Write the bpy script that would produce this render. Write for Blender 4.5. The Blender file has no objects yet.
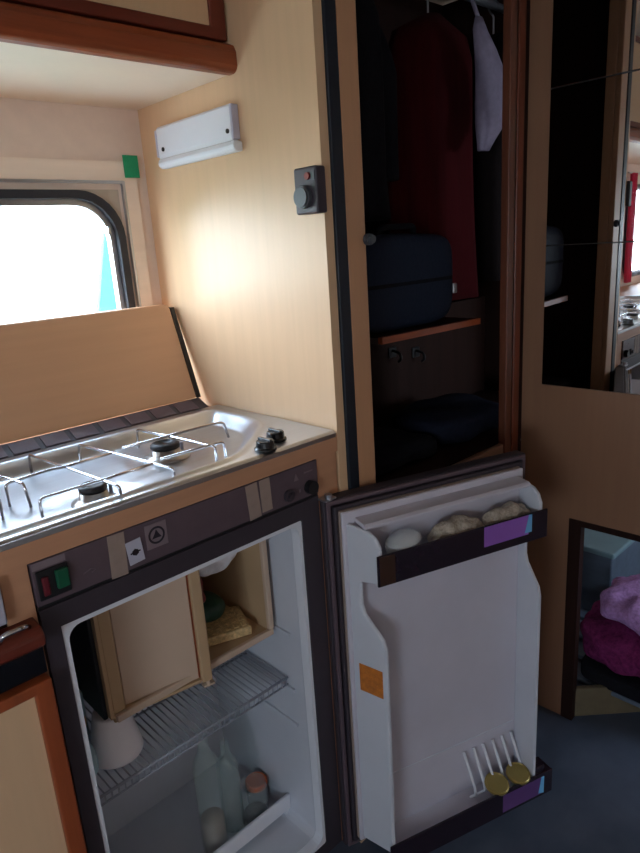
import bpy, bmesh, math, random
from mathutils import Vector, Matrix, noise
random.seed(7)
C = bpy.context.scene.collection
PI = math.pi

# ---------------------------------------------------------------- materials
def lin(c):
    return tuple(((v/255)/12.92 if v/255 <= .04045 else ((v/255+.055)/1.055)**2.4) for v in c)

def mat(name, col, rough=.5, metal=0, grain=None, bump=0, scale=20, var=.12, spec=.5, trans=0, col2=None, aniso=None, coat=0):
    m = bpy.data.materials.new(name); m.use_nodes = True
    nt = m.node_tree; N = nt.nodes; L = nt.links
    b = N['Principled BSDF']
    b.inputs['Roughness'].default_value = rough
    b.inputs['Metallic'].default_value = metal
    b.inputs['Specular IOR Level'].default_value = spec
    b.inputs['Transmission Weight'].default_value = trans
    b.inputs['Coat Weight'].default_value = coat
    c = lin(col)
    tc = N.new('ShaderNodeTexCoord'); mp = N.new('ShaderNodeMapping')
    L.new(tc.outputs['Object'], mp.inputs['Vector'])
    s = {'z': (1, 1, .06), 'x': (.06, 1, 1), 'y': (1, .06, 1), None: (1, 1, 1)}[grain]
    mp.inputs['Scale'].default_value = s
    n = N.new('ShaderNodeTexNoise'); n.inputs['Scale'].default_value = scale
    n.inputs['Detail'].default_value = 5; n.inputs['Roughness'].default_value = .6
    L.new(mp.outputs['Vector'], n.inputs['Vector'])
    r = N.new('ShaderNodeValToRGB')
    c2 = lin(col2) if col2 else tuple(v*(1-var*1.5) for v in c)
    r.color_ramp.elements[0].position = .3; r.color_ramp.elements[1].position = .7
    r.color_ramp.elements[0].color = (*c2, 1); r.color_ramp.elements[1].color = (*[min(1, v*(1+var*.3)) for v in c], 1)
    L.new(n.outputs['Fac'], r.inputs['Fac']); L.new(r.outputs['Color'], b.inputs['Base Color'])
    if bump:
        bp = N.new('ShaderNodeBump'); bp.inputs['Strength'].default_value = bump; bp.inputs['Distance'].default_value = .004
        L.new(n.outputs['Fac'], bp.inputs['Height']); L.new(bp.outputs['Normal'], b.inputs['Normal'])
    return m

def glassmat(name, tint=(1, 1, 1), op=.08, rough=.02):
    m = bpy.data.materials.new(name); m.use_nodes = True
    nt = m.node_tree; N = nt.nodes; L = nt.links
    N.remove(N['Principled BSDF'])
    out = N['Material Output']
    t = N.new('ShaderNodeBsdfTransparent'); t.inputs['Color'].default_value = (*tint, 1)
    g = N.new('ShaderNodeBsdfGlossy'); g.inputs['Roughness'].default_value = rough
    f = N.new('ShaderNodeFresnel'); f.inputs['IOR'].default_value = 1.45
    geo = N.new('ShaderNodeNewGeometry'); inv = N.new('ShaderNodeMath'); inv.operation = 'SUBTRACT'; inv.inputs[0].default_value = 1
    L.new(geo.outputs['Backfacing'], inv.inputs[1]); fm = N.new('ShaderNodeMath'); fm.operation = 'MULTIPLY'; L.new(f.outputs[0], fm.inputs[0]); L.new(inv.outputs[0], fm.inputs[1])
    mx = N.new('ShaderNodeMixShader'); L.new(fm.outputs[0], mx.inputs[0]); L.new(t.outputs[0], mx.inputs[1]); L.new(g.outputs[0], mx.inputs[2])
    d = N.new('ShaderNodeBsdfDiffuse'); d.inputs['Color'].default_value = (*tint, 1)
    m2 = N.new('ShaderNodeMixShader'); m2.inputs[0].default_value = op
    L.new(mx.outputs[0], m2.inputs[1]); L.new(d.outputs[0], m2.inputs[2]); L.new(m2.outputs[0], out.inputs['Surface'])
    return m

M = dict(
    tan_stile=mat('tan_post', (196, 148, 112), .45, grain='z', scale=60, var=.05),
    cupwhite=mat('bright_white_plastic', (248, 244, 250), .35, scale=10, var=.02),
    tan=mat('tan_laminate', (221, 184, 146), .42, grain='z', scale=60, var=.035),
    tan_x=mat('tan_laminate_lengthwise', (206, 162, 128), .45, grain='x', scale=60, var=.03),
    tan_dark=mat('dimmed_tan_laminate', (142, 104, 80), .45, grain='z', scale=50, var=.06),  # tan darkened in its colour to stand for the right wall's dim light
    edge_tan=mat('worktop_edging', (198, 146, 112), .5, grain='x', scale=50, var=.08),
    cream=mat('cream_plastic', (206, 180, 158), .5, scale=8, var=.04),
    cream_edge=mat('yellowed_cream_plastic', (190, 158, 122), .5, scale=8, var=.06),
    overhead=mat('overhead_board', (242, 220, 198), .5, scale=8, var=.03),
    wallp=mat('grey_beige_wall', (232, 212, 198), .7, scale=30, var=.04),
    surround=mat('pale_board', (244, 226, 210), .55, grain='x', scale=30, var=.05),
    redwood=mat('red_brown_wood', (156, 76, 42), .35, grain='x', scale=40, var=.3, bump=.05),
    redwood_d=mat('dark_red_brown_wood', (112, 44, 28), .4, grain='x', scale=40, var=.2),
    redwood_z=mat('red_brown_wood_upright', (120, 58, 36), .35, grain='z', scale=40, var=.3, bump=.05),
    orange_z=mat('orange_wood_upright', (158, 78, 42), .4, grain='z', scale=40, var=.2),
    brown_z=mat('brown_wood_upright', (112, 62, 42), .45, grain='z', scale=50, var=.25),
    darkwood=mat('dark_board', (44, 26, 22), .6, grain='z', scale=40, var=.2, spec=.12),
    black=mat('black_plastic', (22, 22, 26), .4, scale=40, var=.1),
    blackgloss=mat('glossy_black_plastic', (14, 14, 20), .22, scale=40, var=.1),
    rubber=mat('dark_rubber', (44, 46, 54), .6, scale=50, var=.1),
    strip=mat('blue_black_edge_strip', (24, 34, 46), .4, scale=40, var=.1),
    grey=mat('brown_grey_plastic', (92, 76, 84), .5, scale=60, var=.06),
    grey_d=mat('dark_brown_grey_plastic', (58, 50, 58), .5, scale=60, var=.06),
    white=mat('white_plastic', (226, 228, 236), .38, scale=10, var=.03),
    liner=mat('white_liner', (205, 208, 218), .35, scale=6, var=.05),
    liner_door=mat('white_door_liner', (204, 200, 212), .35, scale=6, var=.05),
    steel=mat('brushed_steel', (196, 198, 202), .31, metal=1, grain='x', scale=120, var=.05),
    chrome=mat('chrome_wire', (210, 210, 215), .16, metal=1, scale=60, var=.05),
    alu=mat('aluminium', (190, 192, 198), .35, metal=1, scale=60, var=.05),
    burner=mat('burner_cap', (40, 36, 38), .45, metal=.4, scale=90, var=.2),
    burner_base=mat('burner_base', (170, 165, 160), .3, metal=1, scale=90, var=.1),
    tape=mat('masking_tape', (158, 138, 128), .7, scale=60, var=.08),
    label=mat('pale_label', (190, 188, 205), .6, scale=20, var=.04),
    ink=mat('dark_ink', (40, 32, 44), .7, scale=20, var=.04),
    mark=mat('grey_ink', (128, 112, 118), .7, scale=20, var=.04),
    green=mat('green_tape', (20, 160, 110), .55, scale=60, var=.08),
    green_sw=mat('green_switch', (12, 84, 58), .35, scale=20, var=.05),
    red_sw=mat('red_switch', (96, 20, 34), .35, scale=20, var=.05),
    redlamp=mat('dull_red_lens', (130, 40, 40), .3, scale=20, var=.05),
    knobgrey=mat('grey_knob', (70, 74, 80), .45, scale=30, var=.05),
    purple=mat('purple_label', (150, 96, 190), .5, scale=12, var=.08),
    purple_d=mat('dark_purple_label', (96, 62, 120), .5, scale=12, var=.08),
    cyan=mat('light_blue_label', (110, 180, 225), .5, scale=12, var=.05),
    rail=mat('dark_rail', (38, 28, 40), .25, scale=30, var=.1),
    rail_b=mat('brown_rail_end', (62, 40, 30), .3, scale=30, var=.1),
    osticker=mat('orange_sticker', (205, 122, 44), .55, scale=90, var=.25, col2=(170, 96, 40)),
    gold=mat('gold_lid', (168, 146, 84), .3, metal=.6, scale=30, var=.08),
    paper=mat('crumpled_paper', (190, 176, 160), .8, scale=200, var=.30, bump=.7),
    clear=glassmat('clear_plastic', (.95, .97, .98), .38, .08),
    bottle=glassmat('bottle_glass', (.96, .995, .985), .05, .03),
    jarglass=glassmat('jar_glass', (.95, .98, .98), .06, .03),
    frost=mat('seal_corner', (186, 172, 158), .5, scale=30, var=.04),
    pane=glassmat('window_acrylic', (.97, .98, .98), .01, .02),
    orangelid=mat('orange_lid', (200, 92, 44), .45, scale=30, var=.1),
    waffle=mat('yellow_packet', (226, 192, 138), .6, scale=140, var=.35, bump=.4),
    greenbag=mat('dark_green_packet', (40, 74, 58), .45, scale=60, var=.3, bump=.4),
    whitebag=mat('white_plastic_bag', (240, 240, 248), .4, scale=60, var=.08, bump=.4),
    blueice=mat('pale_blue_tray', (160, 190, 200), .5, scale=30, var=.08),
    wire=mat('grey_coated_wire', (160, 165, 178), .4, scale=30, var=.05),
    reddress=mat('dark_red_cloth', (56, 6, 11), .95, grain='z', scale=60, var=.15, bump=.2, spec=.12),
    navycloth=mat('navy_cloth', (26, 30, 46), .8, scale=90, var=.2, bump=.3, spec=.12),
    navybag=mat('navy_bag', (30, 38, 56), .65, scale=120, var=.1, bump=.3, spec=.12),
    blackcloth=mat('black_cloth', (26, 26, 32), .9, scale=90, var=.2, bump=.2, spec=.12),
    browncloth=mat('dark_brown_cloth', (26, 19, 20), .9, scale=90, var=.2, bump=.2, spec=.12),
    palecloth=mat('pale_grey_cloth', (132, 122, 142), .75, scale=60, var=.12, bump=.2, spec=.12),
    lavender=mat('lavender_blanket', (196, 150, 214), .9, scale=120, var=.25, bump=.8, spec=.12),
    maroon=mat('plum_blanket', (128, 44, 100), .9, scale=90, var=.35, bump=.9, spec=.12),
    floor=mat('dark_vinyl_floor', (84, 92, 108), .55, scale=7, var=.22, col2=(66, 76, 92)),
    ceil=mat('ceiling_board', (212, 200, 186), .7, scale=20, var=.04),
    pink=mat('pink_curtain', (215, 40, 90), .8, scale=60, var=.15),
    turq=mat('turquoise_board', (40, 150, 140), .6, scale=10, var=.06),
    leaf=mat('garden_leaf', (60, 120, 70), .7, scale=10, var=.4),
    mirror=mat('mirror_silver', (222, 224, 226), .015, metal=1, scale=5, var=.01),
    slat=mat('blue_grey_slat', (96, 110, 128), .6, grain='y', scale=30, var=.15),
    boxblue=mat('pale_blue_box', (120, 148, 158), .6, scale=20, var=.08),
    olive=mat('olive_board', (112, 100, 78), .6, grain='x', scale=30, var=.12),
)

# ---------------------------------------------------------------- mesh building
WL = {}
class B:
    """collects shapes of ONE object in world coordinates; optional transform for hinged or angled things"""
    def __init__(s, xf=None): s.bm = bmesh.new(); s.xf = xf
    def box(s, x0, x1, y0, y1, z0, z1, bev=0, seg=2):
        r = bmesh.ops.create_cube(s.bm, size=1)
        vs = r['verts']
        for v in vs:
            v.co = Vector(((x0+x1)/2+v.co.x*(x1-x0), (y0+y1)/2+v.co.y*(y1-y0), (z0+z1)/2+v.co.z*(z1-z0)))
        if bev:
            es = list({e for v in vs for e in v.link_edges})
            bmesh.ops.bevel(s.bm, geom=es, offset=bev, segments=seg, profile=.5, affect='EDGES')
        return s
    def cyl(s, c, r, d, axis='z', n=28, r2=None):
        q = bmesh.ops.create_cone(s.bm, cap_ends=True, segments=n, radius1=r, radius2=r if r2 is None else r2, depth=d)
        m = {'z': Matrix(), 'x': Matrix.Rotation(PI/2, 4, 'Y'), 'y': Matrix.Rotation(-PI/2, 4, 'X')}[axis]
        for v in q['verts']: v.co = m @ v.co + Vector(c)
        return s
    def prism(s, pts, a0, a1, axis='y'):
        """extrude a polygon of (u, w) pairs along an axis"""
        def P(u, w, a):
            return {'x': (a, u, w), 'y': (u, a, w), 'z': (u, w, a)}[axis]
        A = [s.bm.verts.new(P(u, w, a0)) for u, w in pts]; Bv = [s.bm.verts.new(P(u, w, a1)) for u, w in pts]
        n = len(pts); s.bm.faces.new(A); s.bm.faces.new(Bv[::-1])
        for i in range(n): s.bm.faces.new((A[i], A[(i+1) % n], Bv[(i+1) % n], Bv[i]))
        return s
    def ring(s, outer, inner, a0, a1, axis='y'):
        def P(u, w, a):
            return {'x': (a, u, w), 'y': (u, a, w), 'z': (u, w, a)}[axis]
        n = len(outer)
        L = [[s.bm.verts.new(P(u, w, a)) for u, w in q] for q, a in ((outer, a0), (outer, a1), (inner, a1), (inner, a0))]
        for k in range(4):
            for i in range(n):
                s.bm.faces.new((L[k][i], L[k][(i+1) % n], L[(k+1) % 4][(i+1) % n], L[(k+1) % 4][i]))
        return s
    def lathe(s, c, prof, n=32, axis='z', tilt=None):
        rows = []
        for r, h in prof:
            row = []
            for i in range(n):
                a = 2*PI*i/n
                v = Vector((r*math.cos(a), r*math.sin(a), h))
                if axis == 'x': v = Vector((h, v.x, v.y))
                if axis == 'y': v = Vector((v.x, h, v.y))
                if tilt is not None: v = tilt @ v
                row.append(s.bm.verts.new(v+Vector(c)))
            rows.append(row)
        for a, b in zip(rows, rows[1:]):
            for i in range(n): s.bm.faces.new((a[i], a[(i+1) % n], b[(i+1) % n], b[i]))
        if prof[0][0] > 1e-5: s.bm.faces.new(rows[0])
        if prof[-1][0] > 1e-5: s.bm.faces.new(rows[-1][::-1])
        return s
    def tube(s, pts, r, n=10, fil=0):
        P = [Vector(p) for p in pts]
        if fil:
            Q = [P[0]]
            for a, b, c in zip(P, P[1:], P[2:]):
                d1 = (a-b); d2 = (c-b); f = min(fil, d1.length*.45, d2.length*.45)
                p1 = b+d1.normalized()*f; p2 = b+d2.normalized()*f
                for k in range(5):
                    t = k/4; Q.append((1-t)**2*p1+2*t*(1-t)*b+t*t*p2)
            Q.append(P[-1]); P = Q
        rows = []; up = None
        for i, p in enumerate(P):
            t = (P[min(i+1, len(P)-1)]-P[max(i-1, 0)]).normalized()
            if up is None: up = t.orthogonal().normalized()
            up = (up-t*up.dot(t)).normalized(); sd = t.cross(up)
            rows.append([s.bm.verts.new(p+r*(math.cos(2*PI*k/n)*up+math.sin(2*PI*k/n)*sd)) for k in range(n)])
        for a, b in zip(rows, rows[1:]):
            for k in range(n): s.bm.faces.new((a[k], a[(k+1) % n], b[(k+1) % n], b[k]))
        s.bm.faces.new(rows[0][::-1]); s.bm.faces.new(rows[-1])
        return s
    def loft(s, secs, n=48):
        """secs: (cx, cy, z, rx, ry, fold amplitude, fold count, phase)"""
        rows = []
        for cx, cy, z, rx, ry, am, k, ph in secs:
            row = []
            for i in range(n):
                a = 2*PI*i/n
                f = 1+am*math.sin(k*a+ph)+am*.5*math.sin((k*2+1)*a+ph*1.7)
                row.append(s.bm.verts.new((cx+rx*f*math.cos(a), cy+ry*f*math.sin(a), z)))
            rows.append(row)
        for a, b in zip(rows, rows[1:]):
            for i in range(n): s.bm.faces.new((a[i], a[(i+1) % n], b[(i+1) % n], b[i]))
        s.bm.faces.new(rows[0]); s.bm.faces.new(rows[-1][::-1])
        return s
    def blob(s, x0, x1, y0, y1, z0, z1, p=4, amp=.0, fr=20, seed=0, n=20):
        """soft rounded lump: superellipsoid box with noise"""
        c = Vector(((x0+x1)/2, (y0+y1)/2, (z0+z1)/2)); h = Vector(((x1-x0)/2, (y1-y0)/2, (z1-z0)/2))
        q = bmesh.ops.create_icosphere(s.bm, subdivisions=5, radius=1)
        for v in q['verts']:
            d = v.co.normalized()
            k = (abs(d.x)**p+abs(d.y)**p+abs(d.z)**p)**(-1/p)
            w = d*k
            w = Vector((w.x*h.x, w.y*h.y, w.z*h.z))+c
            if amp:
                t = noise.noise(Vector((w.x*fr+seed, w.y*fr, w.z*fr)))*amp
                w += Vector((d.x*t, d.y*t, d.z*t))
                w.z = max(w.z, z0)
            v.co = w
        return s
    def grid(s, fn, nu, nv):
        g = [[s.bm.verts.new(fn(i/nu, j/nv)) for j in range(nv+1)] for i in range(nu+1)]
        for i in range(nu):
            for j in range(nv): s.bm.faces.new((g[i][j], g[i+1][j], g[i+1][j+1], g[i][j+1]))
        return s
    def done(s, name, m, parent=None, smooth=False, bevel=0, solid=0, recalc=True):
        bm = s.bm
        if s.xf:
            for v in bm.verts: v.co = s.xf(v.co)
        if recalc: bmesh.ops.recalc_face_normals(bm, faces=bm.faces)
        xs = [v.co for v in bm.verts]
        lo = Vector([min(v[i] for v in xs) for i in range(3)]); hi = Vector([max(v[i] for v in xs) for i in range(3)])
        o0 = Vector(((lo.x+hi.x)/2, (lo.y+hi.y)/2, lo.z))
        for v in bm.verts: v.co -= o0
        me = bpy.data.meshes.new(name); bm.to_mesh(me); bm.free()
        if smooth:
            for p in me.polygons: p.use_smooth = True
        o = bpy.data.objects.new(name, me); C.objects.link(o)
        me.materials.append(M[m] if isinstance(m, str) else m)
        WL[o.name] = o0
        if parent: o.parent = parent; o.location = o0-WL[parent.name]
        else: o.location = o0
        if smooth == 'auto' or bevel:
            pass
        if solid:
            d = o.modifiers.new('solid', 'SOLIDIFY'); d.thickness = solid; d.offset = 0
        if bevel:
            d = o.modifiers.new('bevel', 'BEVEL'); d.width = bevel; d.segments = 2; d.limit_method = 'ANGLE'; d.angle_limit = .7
        if smooth == 'auto':
            for p in me.polygons: p.use_smooth = False
        return o

def empty(name, loc, label, cat, group=None):
    o = bpy.data.objects.new(name, None); C.objects.link(o); o.location = loc; o.empty_display_size = .05
    WL[o.name] = Vector(loc); return tag(o, label, cat, group)
def tag(o, label, cat, group=None):
    o['label'] = label; o['category'] = cat
    if group: o['group'] = group
    return o
def struct(o): o['kind'] = 'structure'; return o
def rrect(x0, x1, z0, z1, r, k=8):
    pts = []
    for cx, cz, a0 in ((x1-r, z1-r, 0), (x0+r, z1-r, 90), (x0+r, z0+r, 180), (x1-r, z0+r, 270)):
        for i in range(k+1):
            a = math.radians(a0+90*i/k); pts.append((cx+r*math.cos(a), cz+r*math.sin(a)))
    return pts

# ---------------------------------------------------------------- key places (metres)
YF = .823      # front plane of kitchen unit and wardrobe
XP = .801      # partition between kitchen and wardrobe
YB = 1.385     # outer wall with the kitchen window
ZC = .958      # worktop
ZCEIL = 1.98
XL, YS = -1.75, -1.15

# ---------------------------------------------------------------- setting
struct(B().box(XL-.05, 2.75, YS-.05, YB+.05, -.04, 0).done('floor', 'floor'))
struct(B().box(XL-.05, 2.75, YS-.05, YB+.05, ZCEIL, ZCEIL+.04).done('ceiling', 'ceil'))

def holed_wall(name, u0, u1, z0, z1, holes, a0, a1, axis, m):
    b = B()
    def bx(ua, ub, za, zb):
        if axis == 'y': b.box(ua, ub, a0, a1, za, zb)
        else: b.box(a0, a1, ua, ub, za, zb)
    cur = u0
    for (h0, h1, hz0, hz1) in holes:
        if h0 > cur: bx(cur, h0, z0, z1)
        bx(h0, h1, z0, hz0); bx(h0, h1, hz1, z1); cur = h1
    if cur < u1: bx(cur, u1, z0, z1)
    return struct(b.done(name, m))
W1 = (-.15, .727, 1.02, 1.437); W2 = (-1.70, -.875, 1.0, 1.50)
holed_wall('wall_back', XL-.04, 2.74, 0, ZCEIL, [W2, W1], YB, YB+.035, 'y', 'wallp')
W3 = (-.95, -.15, .90, 1.38)
holed_wall('wall_left', YS, YB, 0, ZCEIL, [W3], XL-.035, XL, 'x', 'wallp')
W4 = (1.75, 2.45, .95, 1.45)
holed_wall('wall_front', XL-.04, 2.74, 0, ZCEIL, [W4], YS-.035, YS, 'y', 'wallp')
struct(B().box(2.7, 2.74, YS, YB, 0, ZCEIL).done('wall_rear', 'wallp'))

def window(name, w, y, r, axis, side, inner=True):
    """side = +1 when the room lies towards smaller y (or x)"""
    x0, x1, z0, z1 = w
    root = struct(B().ring(rrect(x0-.001, x1+.001, z0-.001, z1+.001, .002), rrect(x0+.001, x1-.001, z0+.001, z1-.001, r+.012), y-.001*side, y+.03*side, axis).done(name, 'frost'))
    B().ring(rrect(x0+.001, x1-.001, z0+.001, z1-.001, r+.012), rrect(x0+.018, x1-.018, z0+.018, z1-.018, r), y-.012*side, y+.028*side, axis).done('window_seal', 'rubber', root)
    B().ring(rrect(x0+.018, x1-.018, z0+.018, z1-.018, r), rrect(x0+.030, x1-.030, z0+.030, z1-.030, r-.01), y+.004*side, y+.022*side, axis).done('window_frame', 'alu', root)
    b = B(); b.prism(rrect(x0+.029, x1-.029, z0+.029, z1-.029, r-.01), y+.010*side, y+.014*side, axis)
    b.done('window_pane', 'pane', root)
    return root
def rubber_corners(): pass
w1 = window('window_1', W1, YB, .085, 'y', 1)
B().box(.690, .699, YB-.004, YB+.006, 1.345, 1.362, .002).done('window_latch', 'alu', w1)
# pale board round the kitchen window, with its metal bead
b = B(); b.ring(rrect(-.20, .772, .97, 1.495, .004), rrect(-.165, .741, 1.005, 1.455, .004), YB-.008, YB+.001)
struct(b.done('trim_1', 'surround'))
b = B(); b.ring(rrect(-.165, .7415, 1.005, 1.4555, .003), rrect(-.160, .736, 1.010, 1.450, .003), YB-.010, YB+.001)
struct(b.done('trim_2', 'alu'))
w2 = window('window_2', W2, YB, .085, 'y', 1)
w3 = window('window_3', W3, XL, .085, 'x', -1)
w4 = window('window_4', W4, YS, .085, 'y', -1)
tag(B().box(.745, .780, YB-.0105, YB-.008, 1.462, 1.508).done('tape_piece', 'green'), 'green tape piece stuck at the top right corner of the pale window surround', 'tape')

# partition between kitchen and wardrobe
struct(B().box(XP, XP+.020, YF-.003, YB, 0, ZCEIL).done('wall_middle', 'tan'))

# right-hand wall, turned one degree, with a low opening
AL = math.radians(1.7)
RW = lambda v: Vector((1.4665+v.x*math.sin(AL)-v.y*math.cos(AL), .823-v.x*math.cos(AL)-v.y*math.sin(AL), v.z))
b = B(RW)
b.box(0, .137, -.018, 0, 0, ZCEIL); b.box(.137, 1.05, -.018, 0, .592, ZCEIL); b.box(1.05, 1.97, -.018, 0, 0, ZCEIL)
struct(b.done('wall_right', 'tan_dark'))
b = B(RW); b.prism([(.137, 0), (.137, .592), (1.05, .592), (1.05, .577), (.168, .577), (.168, 0)], -.020, .003, 'y')
struct(b.done('trim_3', 'darkwood'))
# low board set across the bottom of the opening
KB = lambda v: Vector((1.475+v.x*.737+v.y*.676, .668-v.x*.676+v.y*.737, v.z))
struct(B(KB).box(0, .75, 0, .016, 0, .088, .003).done('trim_4', 'olive'))
# compartment behind: divider under the wardrobe
struct(B().box(1.475, 1.488, .835, YB, 0, .765).done('trim_5', 'darkwood'))

# ---------------------------------------------------------------- wardrobe
wd = empty('wardrobe', (1.15, 1.0, 0), 'tall open wardrobe with a dark interior, a small shelf and hanging clothes', 'wardrobe')
B().box(.8225, .849, YF-.008, YF+.010, .005, ZCEIL-.002, .002).done('edge_strip', 'strip', wd)
B().box(.850, .899, YF-.006, YF+.010, 0.005, ZCEIL-.002, .003).done('stile', 'tan_stile', wd)
B().box(.882, .8985, YF+.0105, .862, .79, ZCEIL-.002, .002).done('jamb', 'tan_stile', wd)
b = B(); b.box(1.373, 1.398, YF-.010, YF+.010, .005, ZCEIL-.002, .002)
b.done('stile', 'brown_z', wd)
b = B(); b.box(1.401, 1.409, YF-.004, YF+.008, .005, ZCEIL-.002); b.done('door_seal', 'black', wd)
B().box(1.412, 1.440, YF-.007, YF+.008, .005, ZCEIL-.002, .002).done('hinge_post', 'redwood_z', wd)
B().box(1.442, 1.464, YF-.001, YF+.008, .005, ZCEIL-.002).done('filler_strip', 'darkwood', wd)
B().box(.90, 1.372, YF-.006, YF+.008, .005, .79, .002).done('base_panel', 'tan_dark', wd)
B().box(.90, 1.372, YF-.006, YF+.008, 1.90, ZCEIL-.002, .002).done('top_rail', 'brown_z', wd)
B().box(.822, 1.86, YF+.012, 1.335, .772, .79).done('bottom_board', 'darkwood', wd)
B().box(.8215, .8265, .835, 1.335, .7905, 1.97).done('shade_lining', 'darkwood', wd)  # dark board added over the tan partition to shade the wardrobe's inside
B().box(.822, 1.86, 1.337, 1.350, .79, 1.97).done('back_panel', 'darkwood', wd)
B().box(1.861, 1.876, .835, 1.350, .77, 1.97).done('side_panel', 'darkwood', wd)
b = B(); b.prism([(1.022, .895), (1.362, .878), (1.362, .890), (1.022, .907)], 1.086, 1.100, 'z')
b.done('shelf_edge', 'redwood', wd)
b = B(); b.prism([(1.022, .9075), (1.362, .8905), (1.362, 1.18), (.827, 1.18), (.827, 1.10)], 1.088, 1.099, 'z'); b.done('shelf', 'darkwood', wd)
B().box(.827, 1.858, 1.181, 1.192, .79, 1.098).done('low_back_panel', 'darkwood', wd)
B().tube([(.815, 1.10, 1.89), (1.865, 1.10, 1.89)], .010).done('hanging_rail', 'alu', wd)
def hook(x, z):
    b = B(); b.box(x-.016, x+.016, 1.176, 1.182, z-.014, z+.016, .002)
    b.tube([(x, 1.178, z+.006), (x, 1.150, z), (x, 1.146, z-.016), (x, 1.156, z-.024)], .004, fil=.01)
    return b
hook(1.385, .990).done('coat_hook', 'black', wd, smooth=False)
hook(1.49, .974).done('coat_hook', 'black', wd)
b = B(); b.cyl((.897, YF-.014, 1.299), .010, .010, 'y'); b.cyl((.897, YF-.021, 1.299), .007, .008, 'y')
b.done('door_catch', 'knobgrey', wd)

def garment(name, m, x, y, ztop, zbot, w, d, label, cat, sleeve=None, ph=0, k=5):
    root = empty(name, (x, y, zbot), label, cat, 'clothes hanging in the wardrobe')
    secs = []
    n = 14
    for i in range(n+1):
        t = i/n; z = ztop+(zbot-ztop)*t
        sh = min(1, (t/.10)**.5) if t < .10 else 1
        wid = w*(.16+.84*sh)*(1+.12*t); dep = d*(.35+.65*sh)*(1+.25*t)
        secs.append((x+.008*math.sin(t*5+ph), y, z, wid, dep, .02+.09*t, k, ph+t*.8))
    b = B(); b.loft(secs)
    if sleeve:
        for sx in (-1, 1):
            secs2 = []
            for i in range(9):
                t = i/8
                secs2.append((x+sx*(w*.80+sleeve*.25*math.sin(t*2)), y-d*.75*min(1, t*3)*1, ztop-.05-t*(ztop-zbot)*.72, .030+.008*math.sin(t*6+ph), .032, .08, 4, ph+t))
            b.loft(secs2, 24)
    b.done('fabric', m, root, smooth=True)
    c = B(); c.tube([(x, y, ztop-.02), (x, y, 1.865), (x+.0, y+.010, 1.875), (x, y+.018, 1.890), (x, 1.10, 1.905), (x, 1.086, 1.893)], .0025, 8, .006)
    c.done('hanger_hook', 'alu', root)
    return root
garment('jacket', 'blackcloth', 1.15, 1.10, 1.83, 1.34, .085, .075, 'black jacket hanging nearest the kitchen side of the wardrobe', 'jacket', .03, 0.4)
garment('dress', 'reddress', 1.47, 1.10, 1.82, 1.13, .150, .070, 'long dark red garment hanging in the middle of the wardrobe', 'garment', None, 1.3, 6)
garment('coat', 'browncloth', 1.765, 1.10, 1.82, 1.16, .07, .085, 'dark brown coat hanging behind the pale bag in the wardrobe', 'coat', None, 2.1)
# pale bag
root = empty('cloth_bag', (1.49, .955, 1.50), 'pale grey lilac bag hanging at the upper right of the wardrobe', 'bag')
b = B(); secs = []
for z, cx, rx, ry in ((1.775, 1.462, .010, .008), (1.75, 1.468, .022, .014), (1.71, 1.490, .040, .020), (1.66, 1.512, .050, .026), (1.60, 1.522, .052, .03), (1.555, 1.515, .046, .03), (1.525, 1.500, .036, .022), (1.49, 1.484, .020, .012)):
    secs.append((cx, .95, z, rx, ry, .10, 4, z*30))
b.loft(secs); b.done('bag_body', 'palecloth', root, smooth=True)
B().tube([(1.462, .95, 1.77), (1.440, .95, 1.80), (1.430, .97, 1.86), (1.425, 1.08, 1.903), (1.43, 1.112, 1.90)], .005, 8, .02).done('strap', 'palecloth', root, smooth=True)

# bag on the shelf
root = empty('travel_bag', (1.14, 1.03, 1.10), 'dark navy travel bag standing on the wardrobe shelf', 'bag')
B().blob(.99, 1.32, .912, 1.015, 1.1005, 1.305, 5, .006, 8).done('bag_body', 'navybag', root, smooth=True)
b = B(); b.ring(rrect(.990, 1.322, .911, 1.016, .04), rrect(1.0, 1.31, .92, 1.008, .036), 1.198, 1.206, 'z'); b.done('zip', 'blackcloth', root)
B().box(1.296, 1.310, .908, .914, 1.165, 1.188, .002).done('zip_pull', 'alu', root)
B().tube([(1.09, .965, 1.298), (1.10, .955, 1.322), (1.21, .955, 1.322), (1.22, .965, 1.298)], .007, 8, .02).done('handle', 'blackcloth', root, smooth=True)
# folded clothes on the wardrobe floor
tag(B().blob(.94, 1.22, .88, 1.10, .792, .842, 4, .012, 14, 3).done('folded_trousers', 'blackcloth', smooth=True), 'black folded trousers lying on the wardrobe floor', 'trousers')
tag(B().blob(1.235, 1.52, .88, 1.10, .792, .868, 4, .014, 12, 9).done('folded_jumper', 'navycloth', smooth=True), 'navy folded jumper lying on the wardrobe floor at the right', 'jumper')

# ---------------------------------------------------------------- mirror tiles on the right-hand wall
for i, (z, lab) in enumerate(((.928, 'lowest mirror tile on the tan wall, just above the bare panel'), (1.259, 'middle mirror tile of the column on the tan wall'), (1.590, 'topmost mirror tile on the tan wall, cut by the upper picture edge'))):
    b = B(RW); b.box(.054, .385, .0005, .0045, z+.0012, min(z+.3300, ZCEIL-.003), .0008, 1)
    o = b.done('mirror_tile', 'mirror'); q = B(RW); q.box(.0530, .386, .0002, .0016, z+.0001, min(z+.3309, ZCEIL-.002)); q.done('tile_backing', 'black', o); tag(o, lab, 'mirror', 'mirror tiles on the tan wall')

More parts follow.
